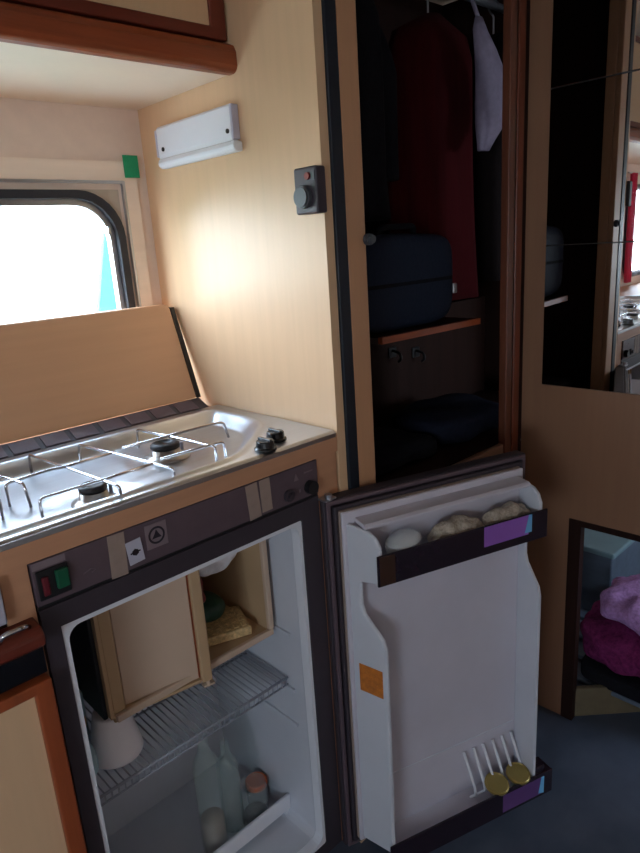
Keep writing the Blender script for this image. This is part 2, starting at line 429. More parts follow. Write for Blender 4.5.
# ---------------------------------------------------------------- things in the low compartment
root = empty('slatted_base', (2.0, .6, .0), 'blue grey slatted base on the floor of the low compartment', 'slatted base')
B().box(1.56, 2.55, .34, .37, .001, .060).done('bearer', 'slat', root); B().box(1.60, 2.55, .84, .87, .001, .060).done('bearer', 'slat', root)
for i in range(10):
    x = 1.56+i*.098
    B().box(x, x+.066, .30, .92, .0605, .074, .003).done('slat', 'slat', root)
root = empty('storage_box', (2.08, .84, .075), 'pale blue box with a flat lid standing at the back of the low compartment', 'box')
B().box(1.90, 2.30, .742, 1.02, .0745, .285, .006).done('box_body', 'slat', root); B().box(1.892, 2.308, .734, 1.028, .286, .306, .006).done('lid', 'boxblue', root)
tag(B().blob(1.55, 1.86, .30, .690, .0745, .125, 8, .003, 8).done('dark_case', 'blackcloth', smooth=True), 'flat dark case lying under the plum blanket', 'case')
tag(B().blob(1.54, 1.86, .28, .712, .127, .250, 3.6, .020, 20, 5).done('plum_blanket', 'maroon', smooth=True), 'folded plum coloured blanket in the low compartment, under the lavender one', 'blanket')
tag(B().blob(1.56, 1.86, .26, .668, .250, .338, 3.0, .022, 20, 2).done('lavender_blanket', 'lavender', smooth=True), 'fluffy lavender blanket on top of the plum blanket', 'blanket')

# ---------------------------------------------------------------- overhead cabinet
oc = empty('overhead_cabinet', (.0, 1.2, 1.60), 'overhead cabinet with a red brown rounded rail above the cooker', 'cabinet')
B().box(-1.2, XP-.001, 1.047, YB-.001, 1.602, 1.618).done('bottom_panel', 'overhead', oc)
b = B(); b.prism([(1.020, 1.612), (1.024, 1.604), (1.032, 1.601), (1.050, 1.601), (1.050, 1.650), (1.036, 1.650), (1.026, 1.645), (1.020, 1.634)], -1.2, XP+.012, 'x')
b.done('rail', 'redwood', oc, bevel=.003)
B().box(XP+.012, XP+.0155, 1.022, 1.05, 1.604, 1.648, .001).done('rail_end_cap', 'black', oc)
B().box(-1.2, XP-.002, 1.055, 1.067, 1.655, ZCEIL-.003).done('carcass_front', 'darkwood', oc)
def cab_door(x0, x1):
    d = B(); d.ring([(x0, 1.654), (x1, 1.654), (x1, 1.965), (x0, 1.965)], [(x0+.034, 1.674), (x1-.034, 1.674), (x1-.034, 1.945), (x0+.034, 1.945)], 1.036, 1.054, 'y')
    f = d.done('door', 'redwood_d', oc, bevel=.003)
    B().box(x0+.033, x1-.033, 1.040, 1.050, 1.673, 1.946).done('door_panel', 'tan', f)
cab_door(.20, XP-.004); cab_door(-.42, .192); cab_door(-1.04, -.428)

# ---------------------------------------------------------------- lamp on the partition
lp = empty('wall_light', (XP-.02, 1.18, 1.477), 'white oblong strip light with curved lower lip on the tan partition', 'light')
LY0, LY1 = 1.032, 1.296
def yprism(B_, pts, y0, y1): return B_.prism(pts, y0, y1, 'y')
b = B(); yprism(b, [(XP-.0005, 1.488), (XP-.0005, 1.553), (XP-.011, 1.553), (XP-.015, 1.548), (XP-.015, 1.498), (XP-.013, 1.488)], LY0+.004, LY1)
b.done('light_body', 'white', lp, bevel=.002)
b = B(); yprism(b, [(XP-.0005, 1.4705), (XP-.0005, 1.487), (XP-.014, 1.490), (XP-.019, 1.488), (XP-.022, 1.481), (XP-.021, 1.475), (XP-.015, 1.4700)], LY0-.008, LY1-.005)
b.done('curved_lip', 'white', lp, bevel=.002)
b = B(); b.box(XP-.017, XP-.0005, LY0-.004, LY0+.003, 1.491, 1.551, .002); b.done('end_cap', 'label', lp)
b = B(); b.box(XP-.016, XP-.0005, LY1+.0005, LY1+.006, 1.494, 1.547, .002); b.done('end_cap', 'label', lp)
for y in (LY0+.014, LY1-.022): B().cyl((XP-.0158, y, 1.507), .0042, .003, 'x', 16).done('screw', 'black', lp)

# ---------------------------------------------------------------- rotary control on the partition
rc = empty('rotary_switch', (XP-.015, .85, 1.347), 'dark grey rotary control with round knob beside the wardrobe edge', 'control')
B().box(XP-.024, XP-.0005, .810, .865, 1.346, 1.420, .004, 3).done('housing', 'grey_d', rc)
b = B(); b.cyl((XP-.028, .840, 1.373), .0185, .008, 'x', 32); b.cyl((XP-.0335, .840, 1.373), .0165, .003, 'x', 32, .015)
b.done('knob', 'knobgrey', rc, bevel=.001)
b = B(); b.cyl((XP-.0255, .829, 1.405), .0058, .004, 'x', 20); b.done('indicator_lens', 'redlamp', rc)
B().box(XP-.0252, XP-.0238, .813, .822, 1.398, 1.413).done('scale_plate', 'knobgrey', rc)

# ---------------------------------------------------------------- kitchen cabinet under the worktop
kc = empty('kitchen_cabinet', (-.3, 1.1, 0), 'kitchen base cabinet left of the fridge with an orange wood framed door', 'cabinet')
B().box(.197, .233, YF, YF+.02, .05, .926, .001).done('stile', 'edge_tan', kc)
B().box(.745, .797, YF, YF+.02, .05, .926, .001).done('stile', 'edge_tan', kc)
B().box(-1.28, .196, YF+.004, YF+.016, .05, .926).done('carcass_front', 'darkwood', kc)
B().box(.2, .229, YF+.022, YB-.01, .02, .92).done('side_panel', 'tan_dark', kc)
B().box(-1.28, .797, .86, .875, .0, .05).done('plinth', 'darkwood', kc)
d = B(); d.box(-.30, .194, YF-.012, YF+.003, .862, .922, .002); dr = d.done('drawer_front', 'label', kc)
b = B(); b.prism([(YF-.034, .840), (YF-.026, .849), (YF+.003, .852), (YF+.003, .818), (YF-.024, .818), (YF-.034, .826)], -.30, .228, 'x')
rl = b.done('rail', 'redwood_d', kc, bevel=.003)
b = B(); b.tube([(.176, YF-.028, .850), (.180, YF-.034, .861), (.206, YF-.034, .861), (.214, YF-.020, .851)], .0035, 10, .008); b.done('latch', 'chrome', rl, smooth=True)
b = B(); b.tube([(.05, YF-.028, .851), (.06, YF-.034, .861), (.12, YF-.034, .861), (.125, YF-.020, .853)], .0035, 10, .008); b.done('latch', 'chrome', rl, smooth=True)
B().box(-.30, .229, YF-.010, YF+.003, .772, .816).done('shadow_gap_board', 'blackgloss', kc)  # black board stands in for the shade of the gap under the rail
def kdoor(x0, x1):
    d = B(); d.ring([(x0, .07), (x1, .07), (x1, .768), (x0, .768)], [(x0+.024, .10), (x1-.024, .10), (x1-.024, .752), (x0+.024, .752)], YF-.022, YF+.003, 'y')
    f = d.done('door', 'orange_z', kc, bevel=.003)
    B().box(x0+.023, x1-.023, YF-.014, YF-.002, .099, .753).done('door_panel', 'tan', f)
kdoor(-.31, .229)
kdoor(-.84, -.32)
for z0, z1 in ((.62, .92), (.36, .61), (.08, .35)):
    f = B().box(-1.27, -.85, YF-.012, YF+.003, z0, z1, .003).done('drawer', 'tan_dark', kc)
    B().tube([(-1.12, YF-.012, (z0+z1)/2), (-1.12, YF-.03, (z0+z1)/2), (-1.0, YF-.03, (z0+z1)/2), (-1.0, YF-.012, (z0+z1)/2)], .004, 8, .01).done('handle', 'chrome', f)

# ---------------------------------------------------------------- worktop
b = B(); b.box(-1.3, XP-.002, YF-.003, YF+.016, .926, .9575); b.box(-1.3, XP-.002, YF+.0161, YB-.002, .926, .934)
b.box(-1.3, XP-.002, 1.19, YB-.002, .934, .9575); b.box(-1.3, -.31, YF+.016, 1.19, .934, .9575)
tag(b.done('worktop', 'edge_tan'), 'tan edged worktop carrying the steel hob and running to the partition', 'worktop')

# ---------------------------------------------------------------- gas hob
gh = empty('gas_hob', (.25, 1.03, .958), 'stainless steel gas hob with wire pan supports set in the worktop', 'hob')
WELL = [(-.26, .850), (.590, .850), (.742, .968), (.755, .995), (.755, 1.150), (-.26, 1.150)]
def sdf(x, y):
    d = -1e9
    n = len(WELL)
    for i in range(n):
        ax, ay = WELL[i]; bx, by = WELL[(i+1) % n]
        ex, ey = bx-ax, by-ay; l = math.hypot(ex, ey)
        q = ((x-ax)*ey-(y-ay)*ex)/l
        d = max(d, q) if d > -1e8 else q
    # round the corners softly
    s_ = 0
    for i in range(n):
        ax, ay = WELL[i]; bx, by = WELL[(i+1) % n]
        ex, ey = bx-ax, by-ay; l = math.hypot(ex, ey)
        s_ += math.exp(min(60, ((x-ax)*ey-(y-ay)*ex)/l*90))
    return math.log(s_)/90
def hobz(u, v):
    x = -.30+u*(XP-.0035+.30); y = .8215+v*(1.192-.8215)
    d = sdf(x, y)
    t = min(1, max(0, -d/.028)); t = t*t*(3-2*t)
    z = .9655-.0205*t
    z += .0055*math.exp(-((d-.006)/.006)**2)
    for bx, by in ((.372, .915), (.556, 1.015), (.11, 1.01)):
        r = math.hypot(x-bx, y-by); z -= .003*max(0, 1-(r/.075)**4) if r < .075 else 0
    if x < .235 and t > .9: z += .0016*math.sin((x*.8+y)*2*PI/.022)*min(1, (.235-x)/.03)
    e = min(v, 1)*(1.192-.8215)
    if e < .004: z -= .004*(1-e/.004)
    return (x, y, z)
b = B(); b.grid(hobz, 230, 84)
# skirt down to the worktop
b.done('steel_tray', 'steel', gh, smooth=True, recalc=False)
b = B(); b.box(-.30, XP-.0035, .8195, .8225, .9540, .9625, .001); b.done('tray_lip', 'steel', gh)
def burner(x, y, r):
    z = .940
    a = B(); a.lathe((x, y, z), [(r*1.65, .001), (r*1.6, .006), (r*1.15, .010), (r*1.05, .011), (r*1.0, .020), (r*.75, .021), (0, .021)], 40)
    o = a.done('burner', 'burner_base', gh, smooth=True)
    c = B(); c.lathe((x, y, z+.021), [(r*.98, 0), (r*1.02, .003), (r*1.0, .0075), (r*.86, .010), (r*.62, .0105), (r*.58, .0085), (0, .0080)], 40)
    c.done('burner_cap', 'burner', o, smooth=True)
    B().cyl((x+r*1.35, y+.002, z+.014), .003, .018, 'z', 10).done('igniter', 'label', o)
burner(.372, .915, .021); burner(.556, 1.015, .026); burner(.11, 1.01, .026)
R_ = .0024; ZT = .983; ZF = .946
def rod(b, *p): b.tube(p, R_, 10, .008)
def leg2(x0, y0, x1, y1): return ((x0, y0, ZF), (x0, y0, ZT), (x1, y1, ZT), (x1, y1, ZF))
b = B()
rod(b, (.357, 1.128, ZF), (.355, 1.119, ZT), (.379, .838, ZT), (.386, .852, ZF))
rod(b, (.437, 1.108, ZF), (.435, 1.10, ZT), (.470, .842, ZT), (.476, .852, ZF))
rod(b, (.284, .888, ZF), (.283, .886, ZT), (.384, .880, ZT+.002), (.465, .890, ZT))
rod(b, (.275, .996, ZF), (.274, .994, ZT), (.340, .996, ZT+.002), (.362, .990, ZT+.002), (.452, 1.0, ZT))
b.done('pan_support', 'chrome', gh, smooth=True)
b = B()
rod(b, (.551, 1.108, ZF), (.549, 1.10, ZT), (.575, .882, ZT), (.580, .890, ZF))
rod(b, (.470, 1.004, ZT+.002), (.655, 1.0, ZT+.002), (.676, .999, ZT), (.686, 1.002, ZF+.004))
rod(b, (.478, .893, ZT+.002), (.600, .893, ZT), (.606, .898, ZF))
b.done('pan_support', 'chrome', gh, smooth=True)
b = B()
rod(b, *leg2(.05, 1.11, .05, .90)); rod(b, *leg2(.17, 1.11, .17, .90)); rod(b, *leg2(-.02, .95, .25, .95)); rod(b, *leg2(-.02, 1.05, .262, 1.05))
rod(b, (.262, 1.05, ZT), (.282, 1.045, ZT), (.293, .972, ZT), (.295, .965, ZF))
b.done('pan_support', 'chrome', gh, smooth=True)
for x, y in ((.648, .840), (.694, .868)):
    a = B(); a.lathe((x, y, .9655), [(.0195, 0), (.0195, .004), (.0165, .006), (.0155, .015), (.0145, .017), (0, .017)], 28); a.box(x-.003, x+.003, y-.0165, y+.0165, .981, .986, .001)
    a.done('knob', 'blackgloss', gh, bevel=.0006)
# hinge strip behind the hob with its slots
hs = B(); hs.prism([(1.193, .958), (1.193, .963), (1.232, .981), (1.2345, .981), (1.2345, .958)], -.30, .775, 'x'); hg = hs.done('hinge_strip', 'grey_d', gh)
for i in range(18):
    x = .755-i*.058
    p = B(); p.prism([(1.198, .9655), (1.198, .9675), (1.228, .9813), (1.228, .9793)], x-.051, x-.004, 'x'); p.done('hinge_plate', 'grey', hg)

# folded-up lid / table flap leaning on the wall
LID = lambda v: Vector((v.x, 1.236+v.z*.43+v.y, .981+v.z))
b = B(LID); b.prism([(-.30, 0), (.772, 0), (.782, .196), (.778, .203), (.770, .2065), (-.30, .2065)], 0, .016, 'y')
ld = b.done('hob_lid', 'tan_x', bevel=.003); tag(ld, 'tan wooden hob lid folded up in front of the window', 'lid')
b = B(LID); b.prism([(.7722, 0), (.7825, 0), (.7925, .198), (.7822, .198)], -.001, .018, 'y'); b.done('edge_seal', 'black', ld)

# ---------------------------------------------------------------- refrigerator
fr = empty('refrigerator', (.49, 1.0, .03), 'built in camper fridge with brown grey frame and its white door wide open', 'refrigerator')
cp = B().box(.235, .744, YF-.004, YF+.014, .862, .925, .001).done('control_panel', 'grey', fr)
yp = YF-.004
B().box(.239, .281, yp-.003, yp, .870, .912, .001).done('switch_surround', 'black', cp)
B().box(.262, .279, yp-.009, yp-.002, .880, .907, .002).done('green_rocker_switch', 'green_sw', cp)['label'] = 'green rocker switch'
B().box(.244, .253, yp-.007, yp-.002, .876, .903, .002).done('red_rocker_switch', 'red_sw', cp)['label'] = 'red rocker switch'
B().box(.236, .280, yp-.0008, yp, .914, .924).done('faded_label', 'mark', cp)
def tilt(cx, cz, a):
    ca, sa = math.cos(math.radians(a)), math.sin(math.radians(a))
    return lambda v: Vector((cx+v.x*ca-v.z*sa, v.y, cz+v.x*sa+v.z*ca))
o = B(tilt(.352, .893, -2)).box(-.0125, .0125, yp-.0012, yp-.0002, -.034, .031).done('masking_tape', 'tape', cp); o['label'] = 'beige masking tape left of the white sticker'
o = B(tilt(.596, .893, 4)).box(-.012, .012, yp-.0012, yp-.0002, -.031, .031).done('masking_tape', 'tape', cp)
o = B(tilt(.623, .894, 2)).box(-.011, .011, yp-.0012, yp-.0002, -.027, .031).done('masking_tape', 'tape', cp)
st = B(tilt(.378, .888, 5)).box(-.012, .012, yp-.0022, yp-.0012, -.018, .018).done('white_sticker', 'label', cp); st['label'] = 'small white sticker with dark symbol'
b = B(tilt(.378, .888, 5)); b.cyl((0, yp-.0025, -.001), .0055, .0006, 'y', 6); b.box(-.008, .008, yp-.0028, yp-.0022, -.002, .000); b.done('symbol', 'ink', st)
st = B(tilt(.415, .900, 0)).box(-.0175, .0175, yp-.0010, yp-.0002, -.019, .019).done('square_symbol_sticker', 'mark', cp)
b = B(); b.ring([(.415+.0135*math.cos(a*PI/12), .900+.0135*math.sin(a*PI/12)) for a in range(24)], [(.415+.0105*math.cos(a*PI/12), .900+.0105*math.sin(a*PI/12)) for a in range(24)], yp-.0016, yp-.001, 'y')
for a in (90, 210, 330):
    q = math.radians(a); b.prism([(.415+.009*math.cos(q), .900+.009*math.sin(q)), (.415+.004*math.cos(q+1.2), .900+.004*math.sin(q+1.2)), (.415, .900), (.415+.004*math.cos(q-1.2), .900+.004*math.sin(q-1.2))], yp-.0016, yp-.001, 'y')
b.done('symbol', 'ink', st)
b = B(); b.cyl((.722, yp-.006, .880), .0125, .012, 'y', 24); b.done('thermostat_knob', 'black', cp)
b = B(); b.cyl((.672, yp-.003, .879), .0105, .006, 'y', 24); b.cyl((.672, yp-.008, .879), .0055, .006, 'y', 20); b.done('igniter_button', 'grey_d', cp)
b = B(); b.prism([(.687, .900), (.698, .900), (.6925, .913)], yp-.0006, yp, 'y'); b.done('printed_triangle', 'mark', cp); b = B(); b.box(.712, .732, yp-.0006, yp, .908, .910); b.done('printed_dash', 'mark', cp); B().box(.698, .701, yp-.0006, yp, .876, .882).done('printed_dot', 'mark', cp)
b = B(); b.tube([(.300, yp-.0003, .884), (.312, yp-.0003, .888), (.318, yp-.0003, .884), (.312, yp-.0003, .882)], .0006, 6); b.done('printed_arrow', 'mark', cp)
B().box(.235, .744, YF-.001, YF+.014, .8565, .8615).done('panel_groove', 'black', fr)
b = B(); b.ring([(.235, .055), (.744, .055), (.744, .856), (.235, .856)], rrect(.259, .700, .085, .822, .018, 4)[0:1]*0 or [(.259, .085), (.700, .085), (.700, .822), (.259, .822)], YF-.003, YF+.02, 'y')
b.done('outer_frame', 'grey_d', fr, bevel=.001)
# liner
b = B(); b.ring(rrect(.2595, .6995, .0855, .8215, .004, 5), rrect(.2665, .6925, .0935, .8145, .020, 5), YF-.001, YF+.02, 'y')
b.done('front_flange', 'white', fr)
b = B(); b.ring(rrect(.2605, .6985, .0865, .8205, .012, 5), rrect(.2665, .6925, .0935, .8145, .020, 5), YF+.021, 1.17, 'y')
b.box(.2605, .6985, 1.1705, 1.18, .0865, .8205)
b.done('inner_liner', 'liner', fr, bevel=0)
for x0_, x1_, z_ in ((.2667, .2720, .560), (.687, .6923, .566), (.687, .6923, .438), (.687, .6923, .355)):
    B().box(x0_, x1_, .870, 1.16, z_, z_+.006, .001).done('shelf_runner', 'liner', fr)
# freezer compartment
fc = B()
fc.box(.338, .676, .915, 1.165, .566, .572, .001); fc.box(.2735, .676, .915, 1.165, .806, .812, .001)
fc.box(.338, .344, .915, 1.165, .5722, .8058); fc.box(.670, .676, .915, 1.165, .5722, .8058); fc.box(.344, .670, 1.158, 1.165, .5722, .8058)
fo = fc.done('freezer_compartment', 'cream_edge', fr)
b = B(); b.box(.345, .6780, .905, .9145, .562, .575, .002); b.box(.668, .680, .905, .9145, .5752, .812, .002); b.done('front_edge', 'cream', fo)
B().box(.2680, .3370, 1.12, 1.165, .598, .8058, .002).done('void_shade_panel', 'black', fr)  # black panels added to paint the shade in the void beside the freezer box
B().box(.3305, .3375, .925, 1.1195, .565, .8058, .001).done('void_shade_panel', 'black', fr)
FD = lambda v: Vector((.348+v.x*.985+v.y*.17, .932-v.x*.17+v.y*.985, v.z))
b = B(FD); b.box(0, .176, 0, .014, .556, .812, .002)
b.box(-.002, .020, -.014, .001, .554, .812, .003); b.box(.158, .178, -.012, .001, .554, .812, .003); b.box(.02, .158, -.008, .001, .554, .561, .002)
fd = b.done('freezer_door', 'cream_edge', fr)
B(FD).box(.0225, .155, -.0030, .0005, .563, .810, .001).done('door_panel', 'cream', fd)
B(FD).box(.1555, .1575, -.0036, .0005, .563, .810).done('panel_seam', 'redwood', fd)
b = B(FD); b.cyl((.170, -.006, .549), .004, .014, 'z', 12); b.box(.160, .182, -.010, .004, .542, .546, .001); b.done('hinge_bracket', 'cream', fd)
# wire shelves
def wire_shelf(z, y0, y1, x0=.268, x1=.691, step=.0118):
    b = B()
    b.tube([(x0, y0, z), (x1, y0, z)], .0028, 8); b.tube([(x0, y0, z-.016), (x1, y0, z-.016)], .0020, 8); b.tube([(x0, y1, z), (x1, y1, z)], .0028, 8); b.tube([(x0, (y0+y1)/2, z-.0035), (x1, (y0+y1)/2, z-.0035)], .0024, 8)
    x = x0+.006
    while x < x1:
        b.tube([(x, y0, z-.016), (x, y0-.001, z+.0015), (x, y0+.004, z+.002), (x, y1, z+.002)], .0015, 6); x += step
    b.done('wire_shelf', 'wire', fr, smooth=True)
wire_shelf(.462, .892, 1.158)
b = B(); b.box(.2672, .6918, .920, .928, .113, .150, .003); b.box(.680, .6918, .928, .945, .095, .113, .002)
b.done('bottle_rail', 'white', fr)
b = B(); b.lathe((.2672, .900, .358), [(.019, 0), (.019, .003), (.015, .006), (0, .006)], 24, 'x'); b.done('round_plug', 'greenbag', fr, smooth=False)
b = B(); b.tube([(.49, 1.160, .562), (.49, 1.160, .49)], .003, 8)
b.done('cooling_tube', 'wire', fr)

# door, swung open
DD = Vector((.947, -.320, 0)).normalized(); DN = Vector((DD.y, -DD.x, 0)); HX = Vector((.752, .8215, 0))
DR = lambda v: HX+DD*v.x+DN*v.y+Vector((0, 0, v.z))
b = B(DR)
b.box(-.004, .472, -.016, .012, .045, .8455, .003)
dm = b.done('door', 'grey_d', fr)
def fring(o, i, a0, a1, name, m, par, bev=.002):
    return B(DR).ring([(o, .045+o), (.468-o, .045+o), (.468-o, .8455-o), (o, .8455-o)], [(i, .045+i), (.468-i, .045+i), (.468-i, .8455-i), (i, .8455-i)], a0, a1, 'y').done(name, m, par, bevel=bev)
fring(.001, .010, .0122, .018, 'door_rim', 'grey', dm)
fring(.0125, .021, .0122, .024, 'gasket', 'grey_d', dm, .003)
fring(.0215, .0285, .0122, .027, 'gasket_lip', 'tape', dm, .003)
B(DR).box(.0225, .4465, .0275, .0345, .067, .8235, .003).done('door_liner', 'liner_door', dm)
# side cheeks in profile (distance from liner, height)
def cheek(s0, s1, name):
    prof = [(.0345, .075), (.1000, .075), (.1010, .560), (.0960, .580), (.0620, .622), (.0560, .640), (.0560, .690), (.0960, .695), (.0960, .768), (.0880, .786), (.0740, .796), (.0345, .802)]
    k = .52 if s0 < .2 else 0
    b = B(lambda v: DR(Vector((v.x+k*(v.y-.0345), v.y, v.z)))); b.prism(prof, s0, s1, 'x'); return b.done(name, 'liner', dm, bevel=.003)
cheek(.0295, .0380, 'side_cheek'); cheek(.4350, .4435, 'side_cheek')
b = B(DR)
b.prism([(.0345, .810), (.070, .8085), (.076, .8045), (.076, .800), (.072, .799), (.0345, .801)], .0480, .4300, 'x')
b.done('shelf_hood', 'liner_door', dm, smooth=False, bevel=.0015)
B(DR).box(.0600, .4348, .0500, .094, .690, .6935, .001).done('upper_shelf_floor', 'liner_door', dm)
ur = B(DR).box(.056, .452, .0965, .1010, .694, .755, .0015).done('upper_rail', 'rail', dm)
B(DR).box(.060, .092, .1011, .1016, .696, .753).done('rail_end', 'rail_b', ur)
B(DR).box(.292, .402, .1011, .1018, .712, .7535).done('purple_label', 'purple', ur)['label'] = 'purple printed label'
b = B(DR); b.prism([(.392, .716), (.410, .716), (.410, .7535), (.402, .7535)], .1012, .1022, 'y'); b.done('blue_label_end', 'cyan', ur)
B(DR).box(.0720, .4348, .0347, .099, .067, .072, .001).done('lower_shelf_floor', 'liner_door', dm)
lr = B(DR).box(.056, .488, .1015, .1065, .040, .102, .0015).done('lower_rail', 'rail', dm)
b = B(DR); b.box(.4440, .488, .060, .1014, .040, .100, .002); b.box(.4440, .470, .070, .100, .100, .116, .002); b.done('rail_bracket', 'rail', dm)
B(DR).box(.344, .462, .1066, .1072, .048, .094).done('lower_label', 'purple_d', lr)
b = B(DR); b.prism([(.446, .052), (.462, .048), (.462, .094), (.454, .094)], .1073, .1078, 'y'); b.done('blue_label_end', 'cyan', lr)
b = B(lambda v: DR(Vector((v.x+.52*(v.y-.0345), v.y, v.z)))); b.box(.0280, .0293, .048, .094, .452, .512); b.done('orange_sticker', 'osticker', dm)['label'] = 'orange brown sticker'
B(DR).box(.0605, .432, .0346, .0358, .205, .207).done('liner_crease', 'liner', dm)
b = B(DR)
for i in range(6):
    s = .288+i*.0265
    b.tube([(s, .040, .182), (s+.010, .064, .108), (s+.012, .068, .082)], .0032, 8, .01)
b.tube([(.285, .0665, .084), (.437, .0665, .084)], .0026, 8)
b.done('bottle_holder', 'white', dm, smooth=True)
b = B(); b.cyl((.755, .806, .852), .007, .012, 'z', 16); b.box(.742, .770, .800, .822, .846, .850, .001); b.done('hinge_pin', 'alu', fr)

# ---- things on the door shelves
def dpt(s, o, z): return DR(Vector((s, o, z)))
p = dpt(.128, .068, .694)
root = empty('food_tub', p, 'clear plastic tub with crumpled lid on the door\'s upper shelf', 'tub')
TB = lambda v: DR(Vector((.128+v.x*1.3, .068+v.y, .694+v.z)))
b = B(TB); b.lathe((0, 0, 0), [(.016, .001), (.022, .003), (.025, .040), (.0265, .058), (.024, .058), (.022, .04), (.019, .006), (0, .005)], 36)
b.done('tub_body', 'clear', root, smooth=True)
b = B(TB); b.lathe((.003, 0, .058), [(.026, .0), (.0275, .003), (.0270, .009), (.021, .016), (0, .019)], 36, tilt=Matrix.Rotation(-.16, 4, 'Y').to_3x3()); b.done('lid', 'clear', root, smooth=True)
def paperbag(s0, s1, zt, seed, lab):
    b = B(DR); b.blob(s0, s1, .044, .088, .6938, zt, 2.6, .009, 50, seed)
    tag(b.done('paper_bag', 'paper', smooth=True), lab, 'paper bag', 'paper bags on the upper door shelf')
paperbag(.190, .312, .768, 1, 'crumpled speckled paper bag in the middle of the upper door shelf')
paperbag(.318, .432, .768, 6, 'crumpled speckled paper bag behind the purple label on the upper door shelf')
for s, lab in ((.346, 'gold lidded jar on the lower door shelf, nearer the hinge'), (.407, 'gold lidded jar on the lower door shelf, nearer the door\'s outer edge')):
    p = dpt(s, .083, .0722)
    root = empty('small_jar', p, lab, 'jar', 'gold lidded jars in the door')
    T = Matrix()
    b = B(); b.lathe(p, [(.0135, 0), (.0148, .003), (.0148, .020), (.0140, .026), (0, .026)], 28); b.done('jar_body', 'jarglass', root, smooth=True)
    tl = Matrix.Rotation(.22, 4, DD).to_3x3()
    b = B(); b.lathe(p+Vector((0, 0, .034)), [(.0262, -.005), (.0275, -.001), (.0268, .003), (.0240, .0045), (.0230, .0030), (0, .0030)], 36, tilt=tl); b.done('jar_lid', 'gold', root, smooth=False)

# ---- things inside the refrigerator
p = Vector((.356, .962, .4665))
b = B(); b.lathe(p, [(.0440, 0), (.0455, .003), (.0435, .014), (.0335, .066), (.0300, .082), (.0270, .0845), (0, .085)], 40)
tag(b.done('plastic_cup', 'cupwhite', smooth=True), 'white tapered cup standing upside down on the wire shelf', 'cup')
root = empty('ice_tray', (.300, 1.0, .4665), 'pale blue slotted tray on the wire shelf at the fridge\'s left side, behind the cup', 'tray')
b = B(); b.box(.2690, .3290, .995, 1.10, .4665, .588, .006); b.done('tray_body', 'blueice', root)
for i in range(3): B().box(.2760, .3200, 1.006+i*.030, 1.013+i*.030, .5882, .5890).done('slot', 'black', root)
tag(B().blob(.2700, .306, .915, .988, .4665, .560, 3, .010, 30, 8).done('plastic_pouch', 'blueice', smooth=True), 'pale blue pouch on the wire shelf behind the white cup', 'pouch')
tag(B().blob(.2700, .306, .918, .982, .561, .590, 3, .006, 30, 4).done('brown_packet', 'cream_edge', smooth=True), 'small brown packet lying on the pale blue pouch', 'packet')
FZ = lambda v: Vector((.607+v.x*.94+v.y*.34, .982-v.x*.34+v.y*.94, v.z))
b = B(FZ); b.box(-.050, .050, -.045, .045, .5735, .592, .003)
for i in range(6):
    for j in range(4): b.box(-.046+i*.0158, -.036+i*.0158, -.038+j*.021, -.024+j*.021, .592, .5945, .001)
tag(b.done('waffle_pack', 'waffle'), 'yellow waffle like slab lying in the freezer compartment', 'frozen food')
tag(B().blob(.552, .628, .975, 1.075, .5950, .642, 2.8, .010, 24, 5).done('green_packet', 'greenbag', smooth=True), 'dark green packet lying on the yellow slab in the freezer compartment', 'packet')
tag(B().blob(.545, .664, .945, 1.08, .705, .802, 3, .016, 24, 15).done('plastic_bag', 'whitebag', smooth=True), 'white plastic bag stuffed at the top of the freezer compartment', 'bag')
tag(B().blob(.548, .580, .965, 1.055, .645, .704, 3, .01, 30, 11).done('meat_packet', 'redlamp', smooth=True), 'reddish packet standing in the freezer compartment behind the door\'s hinge side', 'packet')
def bottle(x, y, h, r, m, lab, content=None):
    p = Vector((x, y, .0945)); root = empty('glass_bottle', p, lab, 'bottle', 'bottles at the bottom of the fridge')
    b = B(); b.lathe(p, [(r*.8, .001), (r, .006), (r, h*.74), (r*.9, h*.79), (r*.50, h*.87), (r*.42, h*.91), (r*.42, h), (r*.34, h), (r*.34, h*.91), (r*.41, h*.86), (r*.82, h*.78), (r*.92, h*.73), (r*.92, .012), (0, .010)], 32); b.done('bottle_glass', 'bottle', root, smooth=True)
    if content:
        b = B(); b.lathe(p, [(r*.88, .013), (r*.88, h*.30), (0, h*.30)], 28); b.done('label', content, root, smooth=True)
bottle(.527, .972, .285, .027, 'bottle', 'taller pale glass bottle standing behind the white rail', 'tape')
bottle(.583, .985, .225, .024, 'bottle', 'shorter greenish glass bottle beside the taller one behind the rail')
p = Vector((.628, .965, .0945)); root = empty('glass_jar', p, 'wide clear glass jar between the bottle and the orange lidded jar', 'jar')
b = B(); b.lathe(p, [(.026, .001), (.030, .005), (.030, .085), (.027, .092), (.029, .100), (.026, .100), (.024, .092), (.0275, .085), (.0275, .008), (0, .006)], 36); b.done('jar_glass', 'jarglass', root, smooth=True)
b = B(); b.lathe(p+Vector((0, 0, .0065)), [(.026, 0), (.026, .018), (0, .018)], 28); b.done('jar_contents', 'black', root, smooth=True)
p = Vector((.664, 1.005, .0945)); root = empty('lidded_jar', p, 'small jar with an orange lid in the fridge\'s lower right corner', 'jar')
b = B(); b.lathe(p, [(.021, 0), (.0235, .003), (.0235, .040), (.022, .044), (0, .044)], 32); b.done('jar_body', 'navybag', root, smooth=True)
b = B(); b.lathe(p+Vector((0, 0, .044)), [(.0240, 0), (.0245, .002), (.0245, .012), (.0225, .0145), (.0190, .0135), (0, .0125)], 32); b.done('jar_lid', 'orangelid', root, smooth=False)

